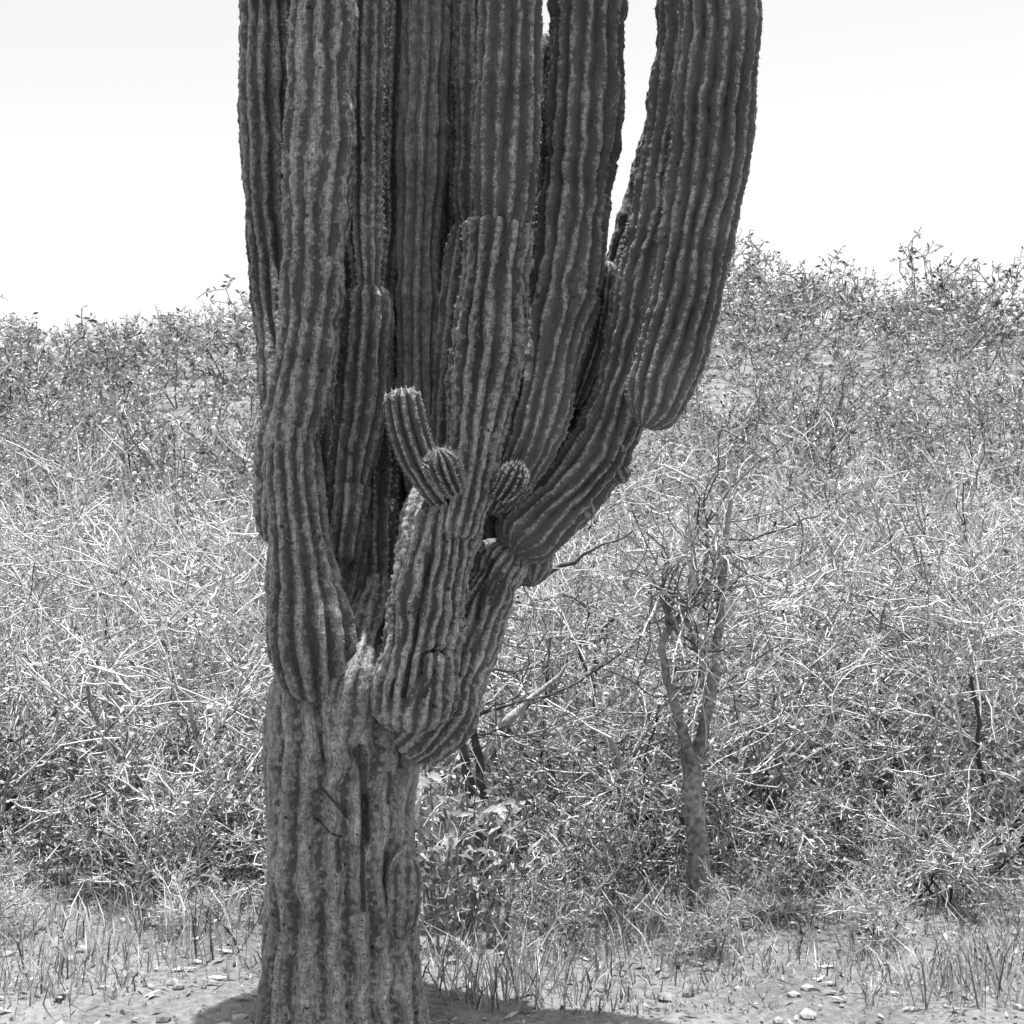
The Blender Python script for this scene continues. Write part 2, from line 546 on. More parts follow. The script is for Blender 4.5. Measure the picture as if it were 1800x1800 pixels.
# trunk and the limbs seen in the photograph: (u, v, half width, depth offset)
limb('trunk', [(598, 1840, 172, 0.02), (599, 1780, 152, 0.02), (600, 1700, 140, 0.02), (600, 1600, 134, 0.02), (600, 1500, 131, 0.02),
               (600, 1400, 130, 0.02), (602, 1330, 136, 0.02), (602, 1270, 138, 0.02), (600, 1220, 128, 0.03), (600, 1160, 104, 0.08),
               (604, 1110, 76, 0.12)], ribs=17, amp=0.085, mat=M_TRUNK, top=0.08, seed=11, wav=0.09, flat=0.7, rough=0.8, spines=(0.006, 2),
     per=13, step=0.0055, ring=0.3, label='thick corky trunk with a dark stained groove and two slanting cracks',
     dents=[([(563, 1388), (576, 1396), (588, 1412), (600, 1422), (612, 1442)], 2.6, 0.014), ([(545, 1440), (566, 1452), (580, 1465), (600, 1474)], 2.6, 0.014),
            ([(628, 1325), (640, 1360), (644, 1440), (640, 1510), (642, 1600)], 8, 0.024), ([(618, 1240), (622, 1300)], 4, 0.02)],
     stains=[([(634, 1315), (640, 1350), (646, 1420), (648, 1480)], 11), ([(563, 1388), (588, 1411), (612, 1442)], 2.6), ([(545, 1440), (580, 1465), (600, 1474)], 2.6), ([(684, 1360), (682, 1410)], 7), ([(630, 1240), (628, 1285)], 6), ([(592, 1480), (596, 1530)], 6), ([(560, 1290), (566, 1340)], 5)])
limb('bud', [(704, 1650, 26, -0.12), (706, 1600, 32, -0.13), (708, 1555, 32, -0.135), (708, 1518, 27, -0.14), (712, 1494, 18, -0.135), (716, 1480, 10, -0.12)], ribs=9, amp=0.05,
     mat=M_TRUNK, base=0.04, top=0.07, seed=13, spines=None, label='smooth bulge low on the trunk')
# trunk core that goes on up between the limbs
limb('limb', [(600, 1340, 26, -0.08), (604, 1290, 44, -0.15), (612, 1236, 52, -0.19), (620, 1190, 48, -0.19), (636, 1130, 40, -0.11), (652, 1085, 37, -0.04), (660, 1050, 34, 0.02), (662, 1010, 26, 0.08)],
     ribs=9, amp=0.09, mat=M_TRUNK, base=0.05, top=0.05, seed=19, spines=None, wav=0.14, label='smooth pale ridge of the trunk rising between two limbs')
limb('limb', [(640, 1130, 30, -0.02), (652, 1070, 38, 0.04), (658, 1020, 37, 0.08), (661, 960, 35, 0.12), (662, 860, 34, 0.16),
              (668, 740, 32, 0.18), (674, 600, 29, 0.20), (680, 440, 27, 0.20), (684, 400, 27, 0.20), (686, 280, 28, 0.20), (690, 120, 30, 0.20), (694, -60, 30, 0.20)],
     ribs=9, amp=0.2, mat=M_OLD, base=0.05, top=0.09, seed=21, spines=(0.012, 6), spine_mat=M_WOOL,
     label='slender limb rising from the trunk behind the shouldered limb')
limb('limb', [(600, 1120, 26, 0.06), (606, 1060, 34, 0.08), (612, 980, 34, 0.13), (614, 900, 32, 0.20), (612, 800, 30, 0.26), (606, 640, 32, 0.30), (604, 480, 34, 0.32), (604, 300, 34, 0.32), (604, 100, 34, 0.32), (604, -80, 34, 0.32)],
     ribs=9, amp=0.18, mat=M_OLD, base=0.04, top=0.08, seed=23, spines=(0.006, 3))
limb('limb', [(590, 1150, 24, -0.02), (600, 1090, 30, 0.0), (612, 1020, 31, 0.04), (626, 950, 29, 0.08), (636, 880, 26, 0.12), (640, 800, 24, 0.16)],
     ribs=8, amp=0.22, mat=M_SMOOTH, base=0.04, top=0.05, seed=29, spines=(0.005, 2), flat=0.1, label='thin folded stem squeezed between two limbs')
# limbs at the back that close the gaps
for i_, (u_, v_, w_, dd_) in enumerate([(585, 1000, 46, 0.34), (700, 1000, 48, 0.40), (775, 980, 50, 0.42), (860, 960, 56, 0.36), (925, 900, 56, 0.32), (520, 1050, 50, 0.30)]):
    tu = {0: 575, 1: 705, 2: 785, 3: 850, 4: 950, 5: 520}[i_]
    tv = {0: -100, 1: -60, 2: -120, 3: -40, 4: 60, 5: -60}[i_]
    limb('limb', [(u_ - 40 + 12 * i_ if i_ < 5 else 520, v_ + 130, w_ * .6, dd_ - 0.15), (u_, v_, w_, dd_), (u_ * .6 + tu * .4, v_ * .6 + tv * .4, w_, dd_ + 0.04), (tu, tv, w_, dd_ + 0.06)],
         ribs=11, amp=0.2, mat=M_OLD, base=0.08, top=0.1, seed=25 + i_ * 7, spines=(0.006, 2), step=0.014, per=8)
# lower left limb that swells above its foot
limb('limb', [(553, 1222, 50, -0.16), (552, 1200, 60, -0.18), (549, 1150, 78, -0.20), (545, 1095, 78, -0.20), (537, 1040, 68, -0.18), (531, 980, 60, -0.16), (524, 900, 54, -0.13),
              (515, 800, 49, -0.08), (505, 700, 48, -0.03), (494, 560, 50, 0.06), (482, 400, 52, 0.12), (474, 240, 52, 0.14), (470, 60, 50, 0.14), (468, -120, 50, 0.14)],
     ribs=13, amp=0.19, mat=M_OLD, base=0.05, top=0.1, seed=31, wav=0.07, label='low limb with a swollen foot resting on the trunk')
# far left pale limb
limb('limb', [(486, 960, 30, 0.02), (492, 900, 44, 0.0), (502, 800, 54, -0.04), (520, 720, 58, -0.08), (536, 640, 58, -0.11), (543, 560, 57, -0.12), (547, 500, 57, -0.12), (550, 462, 57, -0.12), (551, 440, 50, -0.12)],
     ribs=11, amp=0.13, mat=M_CORK, base=0.06, top=0.04, seed=41, rough=1.35, label='lower half of the pale corky limb')
limb('limb', [(550, 500, 36, -0.13), (551, 468, 50, -0.13), (552, 440, 53, -0.12),
              (555, 380, 57, -0.12), (560, 300, 62, -0.11), (565, 200, 62, -0.10), (568, 60, 60, -0.1), (570, -120, 60, -0.1)],
     ribs=11, amp=0.13, mat=M_CORK, base=0.04, top=0.1, seed=43, rough=1.35, label='pale corky upright limb')
# limb with a shoulder: narrow dark top growing out of a ribbed dome
limb('limb', [(602, 990, 30, -0.02), (606, 950, 33, -0.02), (612, 900, 36, -0.02), (615, 862, 38, -0.02), (616, 846, 30, -0.01)],
     ribs=9, amp=0.2, mat=M_OLD, base=0.03, top=0.025, seed=53, wav=0.06, flat=0.3, step=0.005, spines=(0.005, 2))
limb('limb', [(612, 885, 24, 0.0), (614, 850, 38, 0.0), (622, 790, 43, 0.0), (632, 740, 44, 0.0), (638, 690, 46, 0.0),
              (643, 620, 45, 0.0), (646, 570, 48, 0.0), (647, 540, 47, 0.0), (646, 500, 46, 0.0)],
     ribs=11, amp=0.30, mat=M_OLD, base=0.035, top=0.055, seed=51, wav=0.06, flat=0.15, step=0.004, spines=(0.006, 3), label='limb ending in a ribbed shoulder')
limb('limb', [(646, 540, 25, 0.01), (645, 505, 26, 0.01), (643, 450, 31, 0.01),
              (640, 380, 33, 0.0), (640, 290, 35, 0.0), (642, 180, 36, 0.0), (645, 40, 36, 0.0), (648, -120, 36, 0.0)],
     ribs=11, amp=0.2, mat=M_OLD, base=0.02, top=0.09, seed=55, wav=0.06, flat=0.15, step=0.005, spines=(0.010, 5), spine_mat=M_WOOL, label='narrow dark limb growing out of the ribbed shoulder')
# smooth broad ribbed limb behind
limb('limb', [(745, 880, 30, 0.13), (738, 800, 37, 0.13), (735, 700, 40, 0.13), (735, 620, 39, 0.13), (735, 560, 39, 0.13), (736, 525, 43, 0.13), (736, 490, 37, 0.13), (736, 420, 38, 0.13),
              (739, 350, 43, 0.13), (742, 290, 46, 0.13), (746, 180, 46, 0.13), (750, 60, 46, 0.13), (752, -120, 46, 0.13)],
     ribs=11, amp=0.24, mat=M_SMOOTH, base=0.05, top=0.1, seed=61, flat=0.0, wav=0.07, rough=0.6, spines=(0.004, 2), label='smooth limb with broad rounded ribs')
# limb half hidden behind the centre limb
limb('limb', [(800, 900, 30, 0.10), (795, 820, 42, 0.11), (798, 740, 46, 0.11), (806, 640, 46, 0.11), (814, 550, 46, 0.11), (822, 480, 46, 0.11), (828, 420, 42, 0.11), (830, 385, 38, 0.11)],
     ribs=11, amp=0.2, mat=M_OLD, base=0.05, top=0.06, seed=71, spines=(0.008, 4), label='shaded limb half hidden behind the centre limb')
limb('limb', [(828, 440, 24, 0.12), (830, 385, 27, 0.13), (829, 340, 30, 0.13), (830, 290, 31, 0.13), (832, 160, 32, 0.13), (834, -60, 32, 0.13)],
     ribs=9, amp=0.2, mat=M_OLD, base=0.05, top=0.08, seed=72)
limb('limb', [(790, 700, 18, 0.30), (792, 560, 20, 0.32), (793, 420, 22, 0.33), (794, 280, 24, 0.34), (796, 100, 24, 0.34), (797, -80, 24, 0.34)],
     ribs=9, amp=0.2, mat=M_OLD, base=0.04, top=0.07, seed=73, spines=(0.006, 3))
# centre limb
limb('limb', [(803, 950, 34, -0.17), (806, 930, 40, -0.17), (818, 880, 46, -0.16), (828, 820, 49, -0.14), (838, 760, 57, -0.12), (846, 700, 63, -0.11), (856, 620, 67, -0.11), (862, 550, 65, -0.11), (870, 480, 61, -0.11),
              (875, 430, 61, -0.11), (878, 400, 62, -0.11), (880, 384, 60, -0.11)],
     ribs=13, amp=0.19, mat=M_CORK, base=0.035, top=0.028, seed=82, flat=0.85, wav=0.05, step=0.0045, rough=1.1, label='bright corky centre limb')
limb('limb', [(882, 420, 40, -0.11), (884, 390, 50, -0.11), (886, 370, 53, -0.11), (888, 330, 57, -0.11), (890, 290, 59, -0.11), (893, 180, 60, -0.1), (897, 60, 58, -0.1), (900, -120, 56, -0.1)],
     ribs=12, amp=0.19, mat=M_GREEN, base=0.03, top=0.1, seed=84, flat=0.5, wav=0.05, step=0.005, label='upper joint of the centre limb above its waist')
# limb right of centre
limb('limb', [(862, 905, 24, -0.06), (880, 872, 34, -0.08), (906, 838, 40, -0.08), (930, 790, 48, -0.07), (950, 720, 56, -0.05), (964, 640, 56, -0.02), (974, 590, 60, 0.02), (986, 530, 71, 0.06), (993, 490, 69, 0.06), (1000, 455, 65, 0.06),
              (1003, 400, 63, 0.06), (1011, 355, 67, 0.06), (1013, 340, 62, 0.06), (1020, 290, 69, 0.06), (1026, 200, 70, 0.06), (1032, 60, 68, 0.06), (1036, -120, 66, 0.06)],
     ribs=15, amp=0.18, mat=M_GREEN, base=0.05, top=0.1, seed=91, flat=0.3, wav=0.10, ring=1.5, label='shaded limb right of the centre limb with wavy ribs')
# small domed limb and dark limb behind the gap of sky
limb('limb', [(1010, 720, 16, 0.12), (1030, 660, 22, 0.13), (1048, 600, 26, 0.13), (1060, 540, 28, 0.13), (1067, 490, 28, 0.13), (1069, 458, 22, 0.13)],
     ribs=9, amp=0.25, mat=M_YOUNG, base=0.04, top=0.06, seed=95, flat=0.1, spines=(0.006, 3), label='short dark limb with a rounded top')
limb('limb', [(1000, 800, 36, 0.24), (1030, 700, 48, 0.27), (1064, 600, 52, 0.29), (1092, 520, 52, 0.30), (1118, 440, 50, 0.31), (1146, 350, 48, 0.32), (1164, 280, 46, 0.32), (1192, 190, 46, 0.32), (1215, 80, 46, 0.32), (1225, -60, 46, 0.32)],
     ribs=11, amp=0.2, mat=M_OLD, base=0.06, top=0.09, seed=97, spines=(0.006, 3), label='dark limb bending away behind the outer limbs')
# bulging limb low on the right of the trunk
limb('limb', [(722, 1284, 62, -0.20), (722, 1258, 73, -0.21), (728, 1210, 79, -0.21), (734, 1172, 76, -0.20), (738, 1148, 68, -0.19), (742, 1124, 72, -0.18), (746, 1080, 70, -0.16), (752, 1030, 68, -0.15), (764, 980, 70, -0.13),
              (776, 930, 74, -0.08), (788, 885, 70, -0.03), (798, 840, 54, 0.02), (804, 800, 40, 0.05)],
     ribs=19, amp=0.15, mat=M_CORK, base=0.075, seed=101, flat=0.4, wav=0.12, per=9, rough=1.5, label='bulging low limb with close ribs and a scarred pinch',
     dents=[([(752, 1146), (768, 1142), (792, 1147)], 4, 0.022), ([(790, 1090), (798, 1120), (792, 1147)], 3, 0.015)],
     stains=[([(722, 1150), (712, 1190), (706, 1225)], 6), ([(744, 1150), (734, 1195), (716, 1240)], 7), ([(738, 1070), (730, 1110), (726, 1145)], 6), ([(752, 975), (750, 1030), (742, 1080)], 8), ([(690, 1195), (684, 1225)], 5), ([(765, 1180), (748, 1225)], 5)])
# outer stem that bends right, joint by joint
limb('limb', [(712, 1312, 44, -0.10), (738, 1300, 60, -0.13), (764, 1255, 74, -0.12), (790, 1190, 70, -0.10), (816, 1130, 62, -0.06), (842, 1070, 54, -0.02), (868, 1015, 50, 0.0), (886, 980, 50, 0.0), (900, 955, 40, 0.0)],
     ribs=17, amp=0.14, mat=M_CORK, base=0.05, top=0.05, seed=111, flat=0.4, wav=0.14, per=9, rough=1.4, label='lower joint of the limb that leans out over the scrub',
     stains=[([(862, 985), (846, 1040), (838, 1085)], 7), ([(884, 1010), (862, 1060)], 6), ([(840, 1110), (828, 1145)], 5), ([(806, 1100), (808, 1135)], 6)])
limb('limb', [(900, 972, 46, -0.06), (922, 945, 56, -0.04), (960, 908, 59, 0.0), (1000, 868, 60, 0.04), (1052, 796, 63, 0.06), (1083, 726, 56, 0.04), (1105, 650, 55, 0.02), (1124, 580, 60, 0.0), (1142, 510, 62, 0.0), (1158, 440, 64, 0.0),
              (1174, 370, 66, 0.02), (1190, 290, 68, 0.03), (1206, 180, 68, 0.04), (1218, 60, 66, 0.04), (1226, -120, 64, 0.04)],
     ribs=15, amp=0.19, mat=M_GREEN, base=0.05, top=0.1, seed=121, flat=0.3, wav=0.09, rough=1.3, label='thick limb that leans out over the scrub')
limb('limb', [(1132, 752, 36, -0.14), (1146, 728, 48, -0.14), (1160, 680, 58, -0.14), (1180, 620, 64, -0.13), (1198, 550, 67, -0.12), (1214, 470, 69, -0.11), (1230, 380, 71, -0.10), (1244, 290, 73, -0.10), (1256, 180, 73, -0.1), (1264, 40, 71, -0.1), (1268, -120, 68, -0.1)],
     ribs=15, amp=0.20, mat=M_GREEN, base=0.06, top=0.1, seed=131, flat=0.2, wav=0.07, label='outermost ribbed limb with a rounded foot')
# knobs of scar tissue under the leaning limb
for i, (u, v, w, dd) in enumerate([(1092, 838, 20, 0.03), (1030, 902, 22, 0.0), (1092, 786, 18, 0.0)]):
    limb('bud', [(u - w * 0.6, v - w, w * 0.7, dd + 0.02), (u, v, w, dd), (u + w * 0.3, v + w * 0.6, w * 0.6, dd)], ribs=7, amp=0.12, mat=M_CORK, base=0.02, top=0.02, seed=140 + i,
         spines=None, rough=1.3, step=0.004, label='knob of scar tissue under the leaning limb' if i == 0 else None)
# young growth
limb('bud', [(786, 886, 24, -0.15), (768, 860, 29, -0.20), (746, 828, 33, -0.24), (727, 790, 36, -0.25), (716, 750, 37, -0.255), (710, 718, 36, -0.255), (707, 698, 33, -0.255), (706, 682, 28, -0.255)],
     ribs=11, amp=0.27, mat=M_YOUNG, base=0.03, top=0.03, seed=151, flat=0.0, step=0.0035, per=13, wav=0.02, rough=0.15, spines=(0.006, 4), areole=0.016, spine_mat=M_WOOL, wool=10,
     label='curved young arm with pale woolly tip')
limb('bud', [(800, 864, 18, -0.25), (792, 850, 27, -0.28), (781, 828, 33, -0.31), (774, 808, 32, -0.32), (769, 788, 24, -0.325)],
     ribs=13, amp=0.30, mat=M_YOUNG, base=0.03, top=0.045, seed=161, flat=0.0, step=0.003, per=11, wav=0.02, rough=0.15, spines=(0.015, 6), areole=0.010,
     label='round young bud bristling with spines')
limb('bud', [(880, 872, 16, -0.16), (890, 858, 23, -0.20), (902, 843, 27, -0.22), (909, 828, 24, -0.23), (913, 814, 14, -0.23)],
     ribs=11, amp=0.30, mat=M_YOUNG, base=0.02, top=0.035, seed=171, flat=0.0, step=0.003, per=11, wav=0.02, rough=0.2, spines=(0.010, 4), areole=0.012, spine_mat=M_WOOL, wool=4,
     label='small round bud with a pale tuft of spines')


# ------------------------------------------------------------------ shrubs: tubes and leaves
def tubes(polys, sides=4):
    """polys: list of (points (n,3), radii (n,)) -> verts, quads"""
    V, Q = [], []
    k = 0
    ang = np.linspace(0, 2 * math.pi, sides, endpoint=False)
    ca, sa = np.cos(ang), np.sin(ang)
    for P, R in polys:
        P = np.asarray(P, float)
        n = len(P)
        T = np.gradient(P, axis=0)
        T /= (np.linalg.norm(T, axis=1)[:, None] + 1e-9)
        ref = np.array([0.31, 0.87, 0.38]) if abs(T[0] @ np.array([0.31, 0.87, 0.38])) < 0.9 else np.array([1.0, 0, 0])
        A = np.cross(T, ref); A /= (np.linalg.norm(A, axis=1)[:, None] + 1e-9)
        B = np.cross(T, A)
        ring = P[:, None, :] + (A[:, None, :] * ca[None, :, None] + B[:, None, :] * sa[None, :, None]) * np.asarray(R)[:, None, None]
        V.append(ring.reshape(-1, 3))
        a = np.arange(n - 1)[:, None] * sides + np.arange(sides)[None, :]
        b = np.arange(n - 1)[:, None] * sides + (np.arange(sides)[None, :] + 1) % sides
        Q.append(np.stack([a, b, b + sides, a + sides], -1).reshape(-1, 4) + k)
        k += n * sides
    return np.concatenate(V), np.concatenate(Q)


def crook(P, amt, rr, n=None):
    """resample a polyline with Catmull-like smoothing and small kinks"""
    P = np.asarray(P, float)
    s = np.concatenate([[0], np.cumsum(np.linalg.norm(np.diff(P, axis=0), axis=1))])
    n = n or max(6, int(s[-1] / 0.045))
    t = np.linspace(0, s[-1], n)
    Q = np.stack([np.interp(t, s, P[:, j]) for j in range(3)], 1)
    Q[1:-1] = 0.25 * Q[:-2] + 0.5 * Q[1:-1] + 0.25 * Q[2:]
    j = np.array([[rr.gauss(0, amt) for _ in range(3)] for _ in range(n)])
    j[0] = 0
    return Q + j, t / s[-1]


def grow(rr, p, d, length, r, depth, out, tips, seg=0.07, wander=0.28, up=0.05, minr=0.0016, kids=(2, 4), shrink=0.62):
    n = max(3, int(length / seg))
    P = [np.array(p, float)]
    d = np.array(d, float)
    for i in range(n):
        d = d + np.array([rr.gauss(0, wander), rr.gauss(0, wander), rr.gauss(up, wander)])
        d /= np.linalg.norm(d)
        P.append(P[-1] + d * length / n)
    P = np.array(P)
    R = np.maximum(minr, np.linspace(r, r * 0.55, n + 1))
    out.append((P, R, depth))
    if depth <= 0:
        tips.append((P, d))
        return
    for c in range(rr.randint(*kids)):
        i = rr.randint(max(1, n // 3), n)
        dd = P[min(i, n)] - P[max(i - 1, 0)]
        dd = dd / (np.linalg.norm(dd) + 1e-9) + np.array([rr.gauss(0, .75), rr.gauss(0, .75), rr.gauss(0.05, .6)])
        dd /= np.linalg.norm(dd)
        grow(rr, P[i], dd, length * shrink * rr.uniform(.7, 1.2), R[i] * 0.6, depth - 1, out, tips, seg, wander, up, minr, kids, shrink)


def leaves_along(rr, tips, per, size, aspect=0.45):
    V, Fq = [], []
    k = 0
    for P, d in tips:
        for q in range(per):
            i = rr.randint(0, len(P) - 1)
            p = P[i]
            a = np.array([rr.gauss(0, 1), rr.gauss(0, 1), rr.gauss(0.2, .7)]); a /= np.linalg.norm(a)
            w = np.cross(a, [rr.gauss(0, 1), rr.gauss(0, 1), rr.gauss(0, 1)]); w /= np.linalg.norm(w)
            l = size * rr.uniform(.6, 1.4)
            V += [p, p + a * l * .5 + w * l * aspect * .5, p + a * l, p + a * l * .5 - w * l * aspect * .5]
            Fq.append((k, k + 1, k + 2, k + 3)); k += 4
    return np.array(V), np.array(Fq)


def make_shrub_proto(seed, height, stems, depth, leaf_per, leaf_size, minr, kids, seg=0.08, r0=0.016):
    rr = random.Random(seed)
    out, tips = [], []
    for i in range(stems):
        a = rr.random() * 6.28
        tilt = rr.uniform(0.1, 0.75)
        d = np.array([math.cos(a) * tilt, math.sin(a) * tilt, 1.0]); d /= np.linalg.norm(d)
        grow(rr, (0.07 * math.cos(a), 0.07 * math.sin(a), -0.05), d, height * rr.uniform(.45, .62), r0 * rr.uniform(.7, 1.3), depth, out, tips, seg, 0.2, 0.03, minr, kids, 0.6)
    big = [(P, R) for P, R, dp in out if dp == depth]
    small = [(P, R) for P, R, dp in out if dp < depth]
    return big, small, tips, rr


# individual bare shrubs near enough to tell apart
protos = []
for k in range(5):
    low = k >= 3
    big, small, tips, rr = make_shrub_proto(300 + k, 1.0 if low else 2.0 + 0.15 * k, 8 if low else 7, 3, 3, 0.022, 0.0034, (3, 5), 0.06 if low else 0.09, 0.010 if low else 0.016)
    bv, bq = tubes(big, 5)
    sv, sq = tubes(small, 3)
    lv, lq = leaves_along(rr, tips, 3 if low else 4, 0.034, 0.4)
    protos.append((mesh_from('stem', bv, [bq], True, M_GREYBARK if k % 2 else M_TWIG), mesh_from('twigs', sv, [sq], True, M_TWIG if k % 2 else M_PALE), mesh_from('leaves', lv, [lq], False, M_SMALL)))
    print('proto', k, len(bq) * 2, len(sq) * 2, len(lq) * 2)
spots = []
rr = random.Random(5)
for d_ in np.arange(6.6, 12.6, 0.66):
    hwid = d_ * 0.40
    x = -hwid + rr.uniform(0, .5)
    while x < hwid:
        spots.append((x + rr.uniform(-.2, .2), d_ + rr.uniform(-.3, .3), rr.randint(0, 2)))
        x += rr.uniform(0.75, 1.15)
for d_ in (5.15, 5.5, 5.8, 6.2, 6.7, 7.3):
    hwid = d_ * 0.39
    x = -hwid
    while x < hwid:
        uu = 900 + x / d_ * F
        if not (1130 < uu < 1300 and 5.3 < d_ < 6.0) and not (720 < uu < 900 and d_ < 6.0):
            spots.append((x, d_ + rr.uniform(-.15, .15), rr.randint(3, 4)))
        x += rr.uniform(0.5, 0.8)
print('near shrubs', len(spots))
for i, (x, y, kk) in enumerate(spots):
    t = thing('bare_shrub', 'low twiggy shrub on the dry soil in front of the thicket' if kk >= 3 else 'bare twiggy desert shrub in the sunlit thicket behind the cactus', 'shrub',
              (x, y, float(ground_z(x, y))), 'low shrubs' if kk >= 3 else 'thicket shrubs')
    t.rotation_euler = (0, 0, rr.uniform(0, 6.28))
    sc_ = rr.uniform(.75, 1.15) * (0.38 if (kk >= 3 and y < 5.4) else 0.6 if (kk >= 3 and y < 6.0) else 1.0)
    t.scale = (sc_, sc_, sc_ * rr.uniform(.85, 1.1))
    a, b, c_ = protos[kk]
    for nm, me, kd in (('stem', a, None), ('twigs', b, 'stuff'), ('leaves', c_, 'stuff')):
        o = bpy.data.objects.new(nm, me)
        C.objects.link(o)
        o.parent = t
        if kd:
            o['kind'] = kd


# the thicket on the slope beyond, one mass
def scatter(meshdata, places, rr):
    V, Q = [], []
    k = 0
    for (x, y, sc_, mi) in places:
        v, q = meshdata[mi]
        a = rr.uniform(0, 6.28)
        ca, sa = math.cos(a), math.sin(a)
        w = np.empty_like(v)
        w[:, 0] = (v[:, 0] * ca - v[:, 1] * sa) * sc_ + x
        w[:, 1] = (v[:, 0] * sa + v[:, 1] * ca) * sc_ + y
        w[:, 2] = v[:, 2] * sc_ + float(ground_z(x, y))
        V.append(w); Q.append(q + k); k += len(v)
    return np.concatenate(V), np.concatenate(Q)


mid = []
for k in range(3):
    big, small, tips, r_ = make_shrub_proto(400 + k, 2.0, 5, 2, 3, .03, .0045, (4, 5), 0.16, 0.02)
    bv, bq = tubes(big + small, 3)
    lv, lq = leaves_along(r_, tips, 9, 0.05, 0.5)
    mid.append((np.concatenate([bv, lv]), np.concatenate([bq, lq + len(bv)])))
far = []
for k in range(3):
    big, small, tips, r_ = make_shrub_proto(450 + k, 2.2, 4, 2, 3, .03, .010, (3, 4), 0.45, 0.025)
    bv, bq = tubes(big + small, 3)
    lv, lq = leaves_along(r_, tips, 10, 0.12, 0.4)
    far.append((np.concatenate([bv, lv]), np.concatenate([bq, lq + len(bv)])))
rr = random.Random(77)
pl_mid, pl_far = [], []
y = 12.8
while y < 22:
    x = -y * .42
    while x < y * .42:
        pl_mid.append((x + rr.uniform(-.4, .4), y + rr.uniform(-.4, .4), rr.uniform(.75, 1.15) * (0.95 + 0.4 * float(vnoise(np.array([[x * .3, y * .3, 2.0]]), 8)[0])), rr.randint(0, 2)))
        x += rr.uniform(1.0, 1.6)
    y += 1.05
while y < 58:
    x = -y * .43
    while x < y * .43:
        pl_far.append((x + rr.uniform(-.6, .6), y + rr.uniform(-.7, .7), rr.uniform(.75, 1.2) * (0.95 + 0.4 * float(vnoise(np.array([[x * .16, y * .16, 2.0]]), 8)[0])), rr.randint(0, 2)))
        x += rr.uniform(1.4, 2.3)
    y += 1.5 + (y - 22) * 0.035
v1, q1 = scatter(mid, pl_mid, rr)
v2, q2 = scatter(far, pl_far, rr)
print('mid', len(pl_mid), len(q1) * 2, 'far', len(pl_far), len(q2) * 2)
tv = np.concatenate([v1, v2]); tq = np.concatenate([q1, q2 + len(v1)])
th_o = obj('thicket', mesh_from('thicket', tv, [tq], False, M_FAR), kind='stuff', label='dense pale dry scrub covering the slope behind')
th_o['category'] = 'scrub'


# ------------------------------------------------------------------ things one can pick out behind the cactus
def stem_part(name, pts, d, mat, parent, rr, kink=0.0035, sides=8):
    """pts rows u, v, half width (px) [, depth]"""
    P = np.array([px(p[0], p[1], p[3] if len(p) > 3 else d) for p in pts])
    R = np.array([p[2] / F * d for p in pts])
    Q, t = crook(P, kink, rr)
    s = np.concatenate([[0], np.cumsum(np.linalg.norm(np.diff(P, axis=0), axis=1))])
    r = np.interp(t * s[-1], s, R)
    r = r * (1 + 0.06 * np.array([rr.gauss(0, 1) for _ in r]))
    v, q = tubes([(Q, r)], sides)
    o = obj(name, mesh_from(name, v - np.array(parent.location), [q], True, mat))
    o.parent = parent
    return Q, r


def twigs_on(Qs, parent, rr, n, length, mat, r0=0.004, depth=1, leaves=0, lsize=0.02, lmat=None, minr=0.0018):
    out, tips = [], []
    for k in range(n):
        Q, r = rr.choice(Qs)
        i = rr.randint(len(Q) // 4, len(Q) - 1)
        d = np.array([rr.gauss(0, 1), rr.gauss(0, .8), rr.gauss(.35, .8)]); d /= np.linalg.norm(d)
        grow(rr, Q[i], d, length * rr.uniform(.5, 1.2), min(r0, r[i] * .8), depth, out, tips, 0.05, .22, .03, minr, (2, 3), .6)
    v, q = tubes([(a, b) for a, b, _ in out], 4)
    o = obj('twigs', mesh_from('twigs', v - np.array(parent.location), [q], True, mat), kind='stuff')
    o.parent = parent
    if leaves:
        v, q = leaves_along(rr, tips, leaves, lsize)
        o = obj('leaves', mesh_from('leaves', v - np.array(parent.location), [q], False, lmat), kind='stuff')
        o.parent = parent


def base_at(u, d):
    x = (u - 900) / F * d
    return (x, d, float(ground_z(x, d)))


def gv(u, d):
    """photo row of the ground at that column and distance"""
    z = base_at(u, d)[2] - 0.03
    return 900 - (z - EYE) / d * F


rr = random.Random(31)
